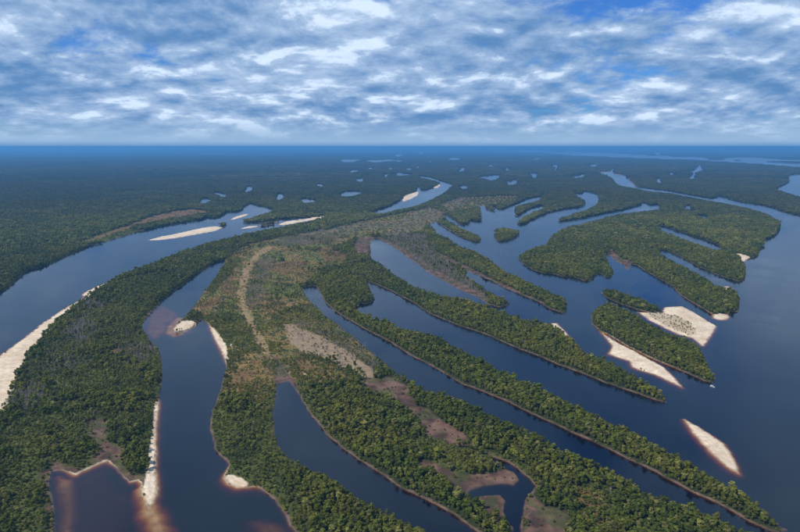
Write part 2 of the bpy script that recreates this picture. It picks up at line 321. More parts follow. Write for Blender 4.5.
LOWG = {   # low, smooth bright green growth instead of tall trees
 'g1': [(14,420),(44,414),(46,450),(40,480),(38,540),(8,560),(6,480)], 'g2': [(55,405),(82,400),(84,430),(72,452),(58,440),(52,420)], 'g3': ellipse(125,424,22,20),
 'g4': [(120,280),(150,274),(175,272),(165,290),(148,306),(135,318),(118,322),(100,318),(108,298)], 'g5': ellipse(395,377,9,6), 'g6': [(425,440),(450,442),(480,452),(500,462),(490,470),(455,474),(430,462),(400,440)],
 'g7': ellipse(595,505,60,36,.35), 'g8': [(470,445),(480,446),(500,455),(520,462),(530,475),(540,490),(532,486),(520,472),(500,460)], 'g9': ellipse(225,430,26,40), 'g10': ellipse(150,195,70,9), 'g11': ellipse(262,177,130,6), 'g12': ellipse(112,236,70,8,-.25),
 'g13': [(205,284),(222,262),(236,256),(240,262),(228,278),(212,296)],
}
SHOAL = [  # outline, depth below the surface
 ([(49,474),(62,472),(76,476),(84,490),(86,505),(80,540),(60,600),(50,580),(53,515)], 0.6),
 ([(244,519),(262,516),(280,518),(291,527),(298,540),(285,560),(255,545)], 0.7),
 ([(129,490),(140,480),(150,476),(160,482),(165,500),(173,518),(184,545),(150,560),(134,525)], 0.22),
 ([(49,473),(75,476),(107,462),(122,479),(131,488),(134,520),(140,560),(50,600)], 2.3),
 ([(160,334),(166,322),(176,316),(186,316),(192,322),(196,329),(186,335),(172,339)], 0.4),
 ([(141,330),(146,316),(158,304),(170,306),(180,312),(184,318),(172,322),(168,332),(158,340),(148,338)], 0.9),
 ([(597,172),(614,172),(628,178),(640,188),(622,186),(612,178)], 0.4),
 (ellipse(693,300,34,14,.45), 1.5),
]

# ------------------------------------------------------------------ number fields over the terrain
def hash2(ix, iy, seed):
    h = (ix.astype(np.int64) * 374761393 + iy.astype(np.int64) * 668265263 + seed * 982451653) & 0xFFFFFFFF
    h = ((h ^ (h >> 13)) * 1274126177) & 0xFFFFFFFF
    return ((h ^ (h >> 16)) & 0xFFFFFF) / float(0xFFFFFF)


def vnoise(x, y, scale, seed=0, octaves=3):
    out, amp, tot = 0.0, 1.0, 0.0
    x, y = np.asarray(x) / scale, np.asarray(y) / scale
    for q in range(octaves):
        ix, iy = np.floor(x), np.floor(y)
        fx, fy = x - ix, y - iy
        fx, fy = fx * fx * (3 - 2 * fx), fy * fy * (3 - 2 * fy)
        a, b = hash2(ix, iy, seed + q), hash2(ix + 1, iy, seed + q)
        c, d = hash2(ix, iy + 1, seed + q), hash2(ix + 1, iy + 1, seed + q)
        out = out + amp * ((a * (1 - fx) + b * fx) * (1 - fy) + (c * (1 - fx) + d * fx) * fy)
        tot += amp
        amp *= 0.5
        x, y = x * 2.03 + 17.3, y * 2.03 + 9.1
    return out / tot * 2 - 1


def smooth(v, lo, hi):
    q = np.clip((v - lo) / (hi - lo), 0, 1)
    return q * q * (3 - 2 * q)


def sdf(poly, X, Y, far=150.0):
    """signed distance in metres, positive inside; -far beyond the margin"""
    out = np.full(X.shape, -far, np.float32)
    x0, y0 = poly.min(0) - far
    x1, y1 = poly.max(0) + far
    m = (X > x0) & (X < x1) & (Y > y0) & (Y < y1)
    if not m.any():
        return out
    px, py = X[m].astype(np.float32), Y[m].astype(np.float32)
    d2 = np.full(px.shape, far * far, np.float32)
    ins = np.zeros(px.shape, bool)
    n = len(poly)
    for i in range(n):
        ax, ay = poly[i]
        bx, by = poly[(i + 1) % n]
        ex, ey = bx - ax, by - ay
        near = (px > min(ax, bx) - far) & (px < max(ax, bx) + far) & (py > min(ay, by) - far) & (py < max(ay, by) + far)
        if near.any():
            qx, qy = px[near] - ax, py[near] - ay
            tt = np.clip((qx * ex + qy * ey) / (ex * ex + ey * ey + 1e-9), 0, 1)
            qx, qy = qx - tt * ex, qy - tt * ey
            d2[near] = np.minimum(d2[near], qx * qx + qy * qy)
        if ay != by:
            c = (py > min(ay, by)) & (py <= max(ay, by))
            if c.any():
                xi = ax + (py[c] - ay) / ey * ex
                ins[c] ^= px[c] < xi
    out[m] = np.where(ins, 1, -1) * np.sqrt(d2)
    return out


# polar grid round the foot of the camera: fine near, coarse far
A0, A1, NA = math.radians(-47), math.radians(47), 860
ang = np.arctan2(CAM_H, 330.0)
dips = np.concatenate([np.arange(ang, math.radians(0.45), -math.radians(0.072)), math.radians(0.45) * np.linspace(1, 0.445, 18)[1:]])
radii = CAM_H / np.tan(dips)
NR = len(radii)
az = np.linspace(A0, A1, NA)
RR, AZ = np.meshgrid(radii, az, indexing='ij')
GX, GY = RR * np.sin(AZ), RR * np.cos(AZ)

wob = vnoise(GX, GY, 60, 3, 4) * 5.0 + vnoise(GX, GY, 11, 8, 3) * 2.2
wob_s = wob * 0.5
land = np.full(GX.shape, 150.0, np.float32)
for nm, pts in WATER.items():
    s = sdf(trace(pts, 'water'), GX, GY)
    amp = 0.62 if nm in ('main_water', 'narrow_channel', 'lagoon', 'creek_pond', 'left_river') else 0.8
    land = np.minimum(land, -s + wob * amp * (s > -140))
isl = {}
for nm, pts in ISLE.items():
    isl[nm] = sdf(trace(pts, 'isle'), GX, GY) + wob * 0.25
    land = np.maximum(land, isl[nm])
sand_sd = {nm: sdf(trace(p, 'flat'), GX, GY) + wob_s * 0.6 + vnoise(GX, GY, 7, 79, 3) * 1.3 for nm, p in SAND.items()}
saw = (GY / 24.0 + 0.3 * vnoise(GX, GY, 40, 77, 2)) % 1.0
sand_sd['west_beach'] = sand_sd['west_beach'] + 5.0 * (saw - 0.45) * (vnoise(GX, GY, 60, 78, 2) * 0.5 + 0.8)
sand = np.full(GX.shape, -150.0, np.float32)
for nm, s in sand_sd.items():
    land = np.maximum(land, s - 0.3)
    sand = np.maximum(sand, s)


def zone(polys, soft=4.0, jit=5.0, sd_=21, sc_=25):
    w = np.full(GX.shape, -150.0, np.float32)
    for nm, p in polys.items():
        w = np.maximum(w, sdf(trace(p, 'flat'), GX, GY))
    n = vnoise(GX, GY, sc_, sd_, 4) * jit
    return smooth(w + n, -soft, soft).astype(np.float32)


Zsand = smooth(sand, -1.2, 1.2)
Zpale = zone(PALE, 0.8, 2.2, 23)
Zmud = zone(MUD, 2.5, 9.0, 25, 20)
Zpath = zone(PATH, 1.5, 8.0, 27, 14)
Ztan = zone(TAN, 3.0, 8.0, 29, 18)
Zscrub = zone(SCRUB, 8.0, 12.0, 31)
Zrust = zone(RUST, 9.0, 16.0, 33)
Zdead = zone(DEAD, 20.0, 26.0, 35, 34)
Zlow = zone(LOWG, 5.0, 9.0, 37)

left_f = smooth(-GX, 40, 150) * smooth(1500 - GY, 0, 300) * smooth(GX + 0.62 * GY, -60, 60)
Zlow = np.maximum(Zlow, left_f * smooth(vnoise(GX, GY, 48, 39, 4), -0.30, 0.15) * 0.85).astype(np.float32)
# heights
sl_under = np.where(land < 0, land, 0)
h_bank = np.where(land > 0, 1.0 * smooth(land, 0, 1.6) + 1.3 * smooth(land, 3, 40), np.maximum(sl_under * 1.1, -8))
h_sand = np.where(land > 0, 1.3 * smooth(land, 0, 22) + 0.10 * vnoise(GX, GY, 4, 61, 2) * smooth(land, 1, 6), np.maximum(sl_under * 0.34, -8))
ws = smooth(sand, -32, -2)
HT = h_bank * (1 - ws) + h_sand * ws
# flat inland ground for mud and meadows
HT = np.where(land > 3, HT + 0.25 * vnoise(GX, GY, 18, 63, 3) * smooth(land, 3, 12), HT)
mud_low = 0.30 + 0.55 * vnoise(GX, GY, 22, 69, 4)
HT = np.where(land > 0, HT * (1 - Zmud) + mud_low * Zmud, HT)
shoal_w = np.zeros_like(HT)
shoal_s = np.zeros_like(HT)
for pts, dep in SHOAL:
    s = sdf(trace(pts, 'flat'), GX, GY) + vnoise(GX, GY, 16, 65, 3) * 4
    w = smooth(s, -20, 14)
    tgt = -dep - 0.28 * vnoise(GX, GY, 9, 67, 3)
    HT = np.where((land < 0) & (w > 0.001), np.maximum(HT, -8 * (1 - w) + tgt * w), HT)
    (shoal_s if dep in (0.22, 0.9, 0.4) else shoal_w)[...] = np.maximum(shoal_s if dep in (0.22, 0.9, 0.4) else shoal_w, w)
# ripples on the bare sand
HT = HT + 0.12 * Zsand * (land > 1) * np.sin(GX * 0.55 + GY * 0.75 + 4 * vnoise(GX, GY, 30, 68, 2))

# ground colours (what the ground itself is, plus canopy shade painted into the far plain)
def col(c):
    return np.array(c, np.float32)


n1 = (vnoise(GX, GY, 30, 41, 4) * 0.5 + 0.5)[..., None]
n2 = (vnoise(GX, GY, 9, 43, 3) * 0.5 + 0.5)[..., None]
n3 = (vnoise(GX, GY, 140, 45, 3) * 0.5 + 0.5)[..., None]
n5 = smooth(vnoise(GX, GY, 3500, 58, 3), -0.35, 0.4)[..., None]
n4 = (vnoise(GX, GY, 12, 57, 4) * 0.5 + 0.5)[..., None]
C = col((0.020, 0.030, 0.011)) * (1 - n1) + col((0.036, 0.042, 0.016)) * n1
far_w = smooth(RR, 9000, 16000)[..., None]
C = C * (1 - far_w) + (col((0.008, 0.017, 0.007)) * (1 - n5) + col((0.028, 0.046, 0.018)) * n5) * far_w  # far plain colour darkened in place of the tree shadows it lacks


def over(C, w, c):
    return C * (1 - w[..., None]) + c * w[..., None]


C = over(C, Zlow, col((0.082, 0.090, 0.024)) * (0.7 + 0.6 * n2))
ns = smooth(vnoise(GX, GY, 55, 49, 4), -0.35, 0.35)[..., None]
scr = col((0.112, 0.118, 0.026)) * (1 - ns) + col((0.200, 0.128, 0.046)) * ns
C = over(C, Zscrub, np.where(n4 > 0.62, col((0.032, 0.046, 0.014)), scr) * (0.6 + 0.8 * n2))
C = over(C, Zrust * 0.88, (col((0.185, 0.088, 0.040)) * (1 - n2) + col((0.10, 0.080, 0.030)) * n2))
C = over(C, Zdead * 0.30, col((0.120, 0.100, 0.085)) * (0.6 + 0.7 * n2))
C = over(C, Ztan, col((0.30, 0.215, 0.125)) * (1 - n2) + col((0.21, 0.150, 0.105)) * n2)
Zpath = Zpath * (0.35 + 0.65 * smooth(vnoise(GX, GY, 9, 28, 4), -0.45, 0.05))
C = over(C, Zpath, col((0.21, 0.135, 0.058)) * (1 - n2) + col((0.30, 0.215, 0.115)) * n2)
nm_ = smooth(vnoise(GX, GY, 13, 51, 4), -0.4, 0.4)[..., None]
mudc = col((0.060, 0.037, 0.030)) * (1 - nm_) + col((0.150, 0.088, 0.064)) * nm_
mudc = np.where(vnoise(GX, GY, 22, 53, 4)[..., None] > 0.14, mudc * 0.45 + col((0.032, 0.042, 0.012)), mudc)
C = over(C, Zmud, mudc * (0.6 + 0.8 * n2))
bankw = (1 - smooth(land + vnoise(GX, GY, 14, 47, 2) * 2.8, 0.8, 3.0)) * (land > -40)
C = over(C, bankw * (1 - far_w[..., 0]), col((0.125, 0.086, 0.064)) * (0.3 + 1.1 * n2))
under = smooth(-land, -0.2, 1.5)
C = over(C, under * (1 - ws), col((0.035, 0.024, 0.018)))
C = over(C, smooth(shoal_w, 0.1, 0.7) * (land < 0) * 0.9, col((0.170, 0.120, 0.090)))
C = over(C, smooth(shoal_s, 0.1, 0.7) * (land < 0) * 0.9, col((0.42, 0.30, 0.20)) * (0.7 + 0.5 * n2))
sandc = col((0.52, 0.385, 0.255)) * (1 - n1) + col((0.76, 0.635, 0.485)) * n1
tide = 1 - 0.13 * smooth(np.sin(land * 1.25 + 3 * vnoise(GX, GY, 18, 59, 2)), 0.2, 0.95) * smooth(land, 0.5, 3)
sandc = sandc * (tide * (1 - 0.30 * (1 - smooth(land, 0.2, 3.0))))[..., None]
C = over(C, np.maximum(Zsand, ws * (land < 0.5)), sandc * (0.85 + 0.26 * n2))
fanw = smooth(sdf(trace([(646,314),(660,313),(676,316),(690,322),(698,335),(690,336),(676,331),(660,323)], 'flat'), GX, GY) + 9 * vnoise(GX, GY, 16, 55, 4), -4, 6)
C = over(C, fanw * Zsand * 0.5, col((0.24, 0.185, 0.105)))
C = over(C, Zpale, col((0.52, 0.46, 0.37)))
C = np.clip(C, 0, 1)

# ------------------------------------------------------------------ materials
def new_mat(name):
    m = bpy.data.materials.new(name)
    m.use_nodes = True
    m.node_tree.nodes.clear()
    kk = NT(m.node_tree)
    out = kk.node('ShaderNodeOutputMaterial')
    return m, kk, out


def ground_material():
    m, q, out = new_mat("ground_cover")
    att = q.node('ShaderNodeAttribute', attribute_name='cover')
    tcn = q.node('ShaderNodeTexCoord')
    fine_ = q.noise(tcn.outputs['Object'], 0.9, 6.0, 0.65)
    mid_ = q.noise(tcn.outputs['Object'], 0.11, 5.0, 0.6, 0.3)
    f = q.math('MULTIPLY', q.math('ADD', q.math('MULTIPLY', fine_, 0.9), 0.55), q.math('ADD', q.math('MULTIPLY', mid_, 0.8), 0.6))
    grey = q.node('ShaderNodeCombineColor')
    for i in range(3):
        q.put(grey.inputs[i], f)
    c = q.mix(1.0, att.outputs['Color'], grey.outputs[0], 'MULTIPLY')
    b = q.node('ShaderNodeBump')
    b.inputs['Strength'].default_value = 0.6
    b.inputs['Distance'].default_value = 0.5
    q.put(b.inputs['Height'], fine_)
    p = q.node('ShaderNodeBsdfPrincipled')
    q.put(p.inputs['Base Color'], c)
    p.inputs['Roughness'].default_value = 0.9
    p.inputs['Specular IOR Level'].default_value = 0.15
    q.put(p.inputs['Normal'], b.outputs[0])
    m.node_tree.links.new(p.outputs[0], out.inputs[0])
    return m


def water_material():
    m, q, out = new_mat("black_water")
    tcn = q.node('ShaderNodeTexCoord')
    P = tcn.outputs['Object']
    rip = q.noise(P, 0.16, 3.0, 0.5, 0.6)
    swell = q.noise(P, 0.06, 3.0, 0.5, 0.5)
    gust = q.step(q.noise(P, 0.0055, 4.0, 0.55, 1.2), 0.38, 0.66)
    b = q.node('ShaderNodeBump')
    b.inputs['Distance'].default_value = 0.22
    q.put(b.inputs['Strength'], q.math('ADD', q.math('MULTIPLY', gust, 0.06), 0.03))
    q.put(b.inputs['Height'], q.math('ADD', rip, swell))
    gl = q.node('ShaderNodeBsdfGlossy', distribution='MULTI_GGX')
    q.put(gl.inputs['Roughness'], q.math('ADD', q.math('MULTIPLY', gust, 0.09), 0.10))
    q.put(gl.inputs['Normal'], b.outputs[0])
    tr = q.node('ShaderNodeBsdfTransparent')
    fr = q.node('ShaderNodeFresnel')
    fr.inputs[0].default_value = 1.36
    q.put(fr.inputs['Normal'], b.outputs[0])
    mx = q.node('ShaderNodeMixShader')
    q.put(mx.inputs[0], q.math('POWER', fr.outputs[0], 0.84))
    m.node_tree.links.new(tr.outputs[0], mx.inputs[1])
    m.node_tree.links.new(gl.outputs[0], mx.inputs[2])
    body = q.node('ShaderNodeBsdfDiffuse')
    body.inputs[0].default_value = (0.0010, 0.0025, 0.006, 1)
    ad = q.node('ShaderNodeAddShader')
    m.node_tree.links.new(mx.outputs[0], ad.inputs[0])
    m.node_tree.links.new(body.outputs[0], ad.inputs[1])
    m.node_tree.links.new(ad.outputs[0], out.inputs[0])
    va = q.node('ShaderNodeVolumeAbsorption')
    va.inputs[0].default_value = (0.78, 0.585, 0.12, 1)
    va.inputs[1].default_value = 1.5
    m.node_tree.links.new(va.outputs[0], out.inputs[1])
    return m


def leaf_material():
    m, q, out = new_mat("leaves")
    att = q.node('ShaderNodeAttribute', attribute_name='tint', attribute_type='INSTANCER')
    v = q.node('ShaderNodeAttribute', attribute_name='shade')
    tcn = q.node('ShaderNodeTexCoord')
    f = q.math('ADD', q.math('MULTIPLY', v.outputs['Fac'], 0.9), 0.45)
    grey = q.node('ShaderNodeCombineColor')
    for i in range(3):
        q.put(grey.inputs[i], f)
    c = q.mix(1.0, att.outputs['Color'], grey.outputs[0], 'MULTIPLY')
    d = q.node('ShaderNodeBsdfDiffuse')
    q.put(d.inputs[0], c)
    tl = q.node('ShaderNodeBsdfTranslucent')
    q.put(tl.inputs[0], q.mix(1.0, c, (1.15, 1.3, 0.6), 'MULTIPLY'))
    mx = q.node('ShaderNodeMixShader')
    mx.inputs[0].default_value = 0.25
    m.node_tree.links.new(d.outputs[0], mx.inputs[1])
    m.node_tree.links.new(tl.outputs[0], mx.inputs[2])
    gl = q.node('ShaderNodeBsdfGlossy')
    gl.inputs['Roughness'].default_value = 0.5
    gl.inputs['Color'].default_value = (0.6, 0.65, 0.6, 1)
    m2 = q.node('ShaderNodeMixShader')
    m2.inputs[0].default_value = 0.025
    m.node_tree.links.new(mx.outputs[0], m2.inputs[1])
    m.node_tree.links.new(gl.outputs[0], m2.inputs[2])
    m.node_tree.links.new(m2.outputs[0], out.inputs[0])
    return m


def plain(name, c, rough=0.8, c2=None, scale=3.0, metallic=0.0):
    m, q, out = new_mat(name)
    p = q.node('ShaderNodeBsdfPrincipled')
    tcn = q.node('ShaderNodeTexCoord')
    n = q.noise(tcn.outputs['Object'], scale, 4.0, 0.6)
    q.put(p.inputs['Base Color'], q.mix(q.step(n, 0.35, 0.65), c, c2 or tuple(x * 0.65 for x in c)))
    p.inputs['Roughness'].default_value = rough
    p.inputs['Metallic'].default_value = metallic
    m.node_tree.links.new(p.outputs[0], out.inputs[0])
    return m


M_GROUND, M_WATER, M_LEAF = ground_material(), water_material(), leaf_material()
M_BARK = plain("bark", (0.11, 0.085, 0.06), 0.9)
M_DEADWOOD = plain("bleached_dead_wood", (0.36, 0.30, 0.275), 0.9, (0.23, 0.185, 0.17))

# ------------------------------------------------------------------ terrain meshes
def np_mesh(name, verts, faces, mats, attrs=(), smooth_=True, mat_idx=None):
    me = bpy.data.meshes.new(name)
    verts = np.ascontiguousarray(verts, np.float32)
    faces = np.ascontiguousarray(faces, np.int32)
    nf, w = faces.shape
    me.vertices.add(len(verts)); me.vertices.foreach_set('co', verts.ravel())
    me.loops.add(nf * w); me.loops.foreach_set('vertex_index', faces.ravel())
    me.polygons.add(nf)
    me.polygons.foreach_set('loop_start', np.arange(nf, dtype=np.int32) * w)
    me.polygons.foreach_set('loop_total', np.full(nf, w, np.int32))
    for m in mats:
        me.materials.append(m)
    if mat_idx is not None:
        me.polygons.foreach_set('material_index', np.ascontiguousarray(mat_idx, np.int32))
    if smooth_:
        me.polygons.foreach_set('use_smooth', np.ones(nf, bool))
    me.update(calc_edges=True)
    for an, typ, dom, arr in attrs:
        a = me.attributes.new(an, typ, dom)
        a.data.foreach_set({'FLOAT_COLOR': 'color', 'FLOAT': 'value', 'FLOAT_VECTOR': 'vector', 'INT': 'value'}[typ], np.ascontiguousarray(arr).ravel())
    return me


def link(name, me, **props):
    o = bpy.data.objects.new(name, me)
    COL.objects.link(o)
    for a, b in props.items():
        o[a] = b
    return o


idx = np.arange(NR * NA).reshape(NR, NA)
quads = np.stack([idx[:-1, :-1], idx[:-1, 1:], idx[1:, 1:], idx[1:, :-1]], -1).reshape(-1, 4)


def fmean(a):
    return ((a[:-1, :-1] + a[:-1, 1:] + a[1:, 1:] + a[1:, :-1]) * 0.25).ravel()


owner = np.zeros(len(quads), np.int32)
lm = fmean(land)
owner[lm < -70] = -1
PIECES = [('floodplain', 'green forested river floodplain reaching to the horizon')]


def claim(field, thr, name, label, only_land=None):
    m = fmean(field) > thr
    if only_land is not None:
        m &= lm > only_land
    if m.sum() < 3:
        return
    PIECES.append((name, label))
    owner[m & (owner >= 0)] = len(PIECES) - 1


def zsd(p):
    return sdf(trace(p, 'flat'), GX, GY, 60.0)


for nm, nmx, lb in [('oval', 'island', 'small oval wooded island alone in the open water'),
                    ('low', 'island', 'low narrow wooded island behind the forked sandbar'),
                    ('tall', 'island', 'dense wooded island between the two large sandbars on the right'),
                    ('bush_a', 'islet', 'tiny round bushy islet beside the left river sandbar'),
                    ('bush_b', 'islet', 'tiny bushy islet at the far end of the long left river sandbar')]:
    claim(isl[nm], -10 if nm[0] != 'b' else -14, nmx, lb)
for nm, lb in [('bank_flat', 'pinkish brown mud running down the middle strip of forest'), ('pond_flat', 'pinkish brown mud around the T shaped dark pond'),
               ('east_flat', 'pinkish brown mud right of the T shaped pond at the bottom edge'), ('lagoon_rim', 'brown mud rim of the lower left lagoon'),
               ('grey_strip', 'brown mud shore of the grey dead finger of land'), ('creek_bank', 'pale mud bank along the dark creek between fingers of land'),
               ('lake_head', 'brown mud at the blunt upper end of the central channel'), ('channel_head', 'purplish brown mud at the upper end of the narrow channel')]:
    claim(zsd(MUD[nm]), 0, 'mudflat', lb, 0.0)
claim(zsd(PATH['creek']), 0, 'dry_creek_bed', 'winding ochre dry creek bed through the scrub', 0.0)
claim(zsd(TAN['meadow']), 0, 'dry_meadow', 'tan dry clearing with a pale rim in the scrub', 0.0)
SB = {'long_bar': 'long pale sandbar in the middle of the left river', 'thin_bar': 'thin sand sliver near the inlet of the left river', 'shallow_bar': 'faint low sandbar beside the mud islet in the left river',
      'strand_bar': 'thin sand strand at the upper end of the left river', 'river_beach': 'bright beach on the far bank of the upper river', 'bend_beach': 'small beach at the upper river fork',
      'fork_bar': 'broad fan shaped sandbar joining the two right hand islands', 'long_spit': 'long tapering sandbar on the near side of the dense right island', 'lens_bar': 'lens shaped sandbar alone in open water at lower right',
      'point_beach': 'small beach at the tip of the right forest peninsula', 'cove_beach': 'tiny white beach in the notch of the right peninsula', 'tip_beach': 'small beach on the rounded headland by the wide right river',
      'ledge_beach': 'small pale beach on the far side of a long forest finger', 'west_beach': 'long white beach along the near bank of the left river', 'hook_beach': 'white hooked sand point in the upper lagoon',
      'bank_beach': 'white sand bank on the right shore of the lagoon', 'spit_beach': 'orange rimmed sand spit at the bottom of the lagoon', 'corner_beach': 'small sand point on the lagoon shore near the bottom', 'lip_beach': 'narrow sandy lip of the lower left lagoon'}
for nm, lb in SB.items():
    own = nm in ('long_bar', 'thin_bar', 'shallow_bar', 'long_spit', 'lens_bar', 'fork_bar')
    claim(sand_sd[nm], -25 if own else -1.5, 'sandbar' if own else 'beach', lb)

allv = np.stack([GX, GY, HT], -1).reshape(-1, 3)
allc = np.concatenate([C, np.ones(C.shape[:2] + (1,), np.float32)], -1).reshape(-1, 4)
for i, (nm, lb) in enumerate(PIECES):
    q = quads[owner == i]
    if len(q) == 0:
        continue
    u, inv = np.unique(q, return_inverse=True)
    me = np_mesh(nm, allv[u], inv.reshape(q.shape)[:, ::-1], [M_GROUND], [('cover', 'FLOAT_COLOR', 'POINT', allc[u].astype(np.float32))])
    link(nm, me, kind='structure', label=lb)


def box_mesh(name, x0, x1, y0, y1, z0, z1, mat):
    v = [(x, y, z) for z in (z0, z1) for x, y in ((x0, y0), (x1, y0), (x1, y1), (x0, y1))]
    f = [(3, 2, 1, 0), (4, 5, 6, 7), (0, 1, 5, 4), (1, 2, 6, 5), (2, 3, 7, 6), (3, 0, 4, 7)]
    me = bpy.data.meshes.new(name)
    me.from_pydata(v, [], f)
    me.materials.append(mat)
    return me


FAR = 101000.0
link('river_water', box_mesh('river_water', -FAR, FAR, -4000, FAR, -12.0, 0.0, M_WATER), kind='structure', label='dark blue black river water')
M_BED = plain("river_bed_mud", (0.05, 0.03, 0.02), 0.9)
bed = bpy.data.meshes.new('river_bed')
bed.from_pydata([(-FAR + 500, -3500, -9), (FAR - 500, -3500, -9), (FAR - 500, FAR - 500, -9), (-FAR + 500, FAR - 500, -9)], [], [(0, 1, 2, 3)])
bed.materials.append(M_BED)
link('river_bed', bed, kind='structure', label='dark river bed')

# ------------------------------------------------------------------ plants
def rot_to(n):
    """two directions spanning the plane across n"""
    a = np.cross(n, (0.31, 0.77, 0.55)); a /= np.linalg.norm(a) + 1e-9
    return a, np.cross(n, a)


class Geo:
    def __init__(self):
        self.v, self.f, self.m, self.s = [], [], [], []

    def tri(self, a, b, c, m, s):
        i = len(self.v)
        self.v += [a, b, c]; self.f.append((i, i + 1, i + 2)); self.m.append(m); self.s += [s] * 3

    def leafy(self, c, rad, n, size, r, m=0, squash=0.8):
        """a lobe of leaf clumps: bent little faces facing outward over a ball, denser on top"""
        c = np.asarray(c, float)
        for _ in range(n):
            d = r.normal(size=3); d /= np.linalg.norm(d)
            if d[2] < -0.35:
                d[2] *= -0.6
                d /= np.linalg.norm(d)
            p = c + d * np.array([rad, rad, rad * squash]) * r.uniform(0.72, 1.06)
            nrm = d + r.normal(size=3) * 0.45; nrm /= np.linalg.norm(nrm)
            a, b = rot_to(nrm)
            th = r.uniform(0, 6.28)
            a, b = a * math.cos(th) + b * math.sin(th), b * math.cos(th) - a * math.sin(th)
            s = size * r.uniform(0.6, 1.35)
            sh = float(np.clip(r.normal(0.5, 0.22), 0, 1))
            up = nrm * s * 0.35
            self.tri(tuple(p - a * s - b * s * 0.5 - up), tuple(p + a * s - b * s * 0.5 - up), tuple(p + b * s * 0.2), m, sh)
            self.tri(tuple(p + a * s * 0.9 - b * s * 0.5 - up), tuple(p + b * s * 1.1 - up), tuple(p - a * s * 0.15), m, sh)

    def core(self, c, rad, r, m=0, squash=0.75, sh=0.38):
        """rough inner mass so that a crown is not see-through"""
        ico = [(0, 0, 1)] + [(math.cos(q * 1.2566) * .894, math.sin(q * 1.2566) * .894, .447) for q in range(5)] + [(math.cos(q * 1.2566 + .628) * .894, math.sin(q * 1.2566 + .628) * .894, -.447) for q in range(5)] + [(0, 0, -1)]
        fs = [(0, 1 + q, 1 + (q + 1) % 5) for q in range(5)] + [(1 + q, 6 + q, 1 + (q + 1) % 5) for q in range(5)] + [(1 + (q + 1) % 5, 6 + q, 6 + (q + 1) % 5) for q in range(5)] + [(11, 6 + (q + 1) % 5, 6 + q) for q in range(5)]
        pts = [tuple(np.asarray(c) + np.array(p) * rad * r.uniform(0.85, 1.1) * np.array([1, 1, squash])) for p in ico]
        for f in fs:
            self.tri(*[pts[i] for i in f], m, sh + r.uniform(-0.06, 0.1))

    def limb(self, a, b, ra, rb, m=0, n=5):
        a, b = np.asarray(a, float), np.asarray(b, float)
        d = (b - a) / (np.linalg.norm(b - a) + 1e-9)
        u, w = rot_to(d)
        A = [tuple(a + (u * math.cos(6.2832 * q / n) + w * math.sin(6.2832 * q / n)) * ra) for q in range(n)]
        B = [tuple(b + (u * math.cos(6.2832 * q / n) + w * math.sin(6.2832 * q / n)) * rb) for q in range(n)]
        for q in range(n):
            p = (q + 1) % n
            self.tri(A[q], A[p], B[p], m, 0.5)
            self.tri(A[q], B[p], B[q], m, 0.5)

    def mesh(self, name, mats):
        me = np_mesh(name, np.array(self.v), np.array(self.f), mats, [('shade', 'FLOAT', 'POINT', np.array(self.s, np.float32))], smooth_=False, mat_idx=np.array(self.m))
        return me


def tree_geo(r, hgt, wid, lobes, leaves, size):
    """crown and trunk for one tree, as two sets of faces"""
    cr, tr = Geo(), Geo()
    base = hgt * 0.42
    tr.limb((0, 0, -0.6), (0.1, 0, base), 0.26, 0.17)
    tops = []
    for i in range(lobes):
        a = 6.283 * i / lobes + r.uniform(-0.5, 0.5)
        q = r.uniform(0.25, 0.62) * wid if i else 0.05 * wid
        z = hgt * (r.uniform(0.55, 0.80) if i else 0.82)
        tops.append((q * math.cos(a), q * math.sin(a), z, wid * r.uniform(0.36, 0.55)))
    for (x, y, z, rad) in tops:
        tr.limb((0.1, 0, base * 0.85), (x * 0.8, y * 0.8, z), 0.12, 0.04, 0, 4)
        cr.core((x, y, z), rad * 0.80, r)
        cr.leafy((x, y, z), rad, leaves // lobes, size, r)
    # skirt of lower leaves
    cr.leafy((0, 0, hgt * 0.45), wid * 0.72, leaves // 5, size, r, 0, 0.55)
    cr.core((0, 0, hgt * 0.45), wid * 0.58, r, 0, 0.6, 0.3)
    return cr, tr


def join(parts):
    g = Geo()
    for p, m in parts:
        o = len(g.v)
        g.v += p.v; g.s += p.s
        g.f += [(a + o, b + o, c + o) for a, b, c in p.f]
        g.m += [m] * len(p.f)
    return g


def dead_geo(r, hgt):
    tr, br = Geo(), Geo()
    lean = r.normal(0, 0.05, 2) * hgt
    top = (lean[0], lean[1], hgt)
    tr.limb((0, 0, -0.6), (lean[0] * 0.5, lean[1] * 0.5, hgt * 0.5), 0.24, 0.17)
    tr.limb((lean[0] * 0.5, lean[1] * 0.5, hgt * 0.5), top, 0.17, 0.07)
    for i in range(15):
        q = r.uniform(0.25, 0.95)
        s = (lean[0] * q, lean[1] * q, hgt * q)
        a = r.uniform(0, 6.28)
        L = hgt * r.uniform(0.18, 0.42) * (1.15 - q * 0.6)
        e = (s[0] + math.cos(a) * L * 0.8, s[1] + math.sin(a) * L * 0.8, s[2] + L * r.uniform(0.35, 0.9))
        br.limb(s, e, 0.11, 0.04, 0, 4)
        for _ in range(2):
            mid = np.array(s) * 0.45 + np.array(e) * 0.55
            e2 = mid + np.array([r.normal(), r.normal(), abs(r.normal())]) * L * 0.32
            br.limb(mid, e2, 0.07, 0.03, 0, 3)
    return tr, br


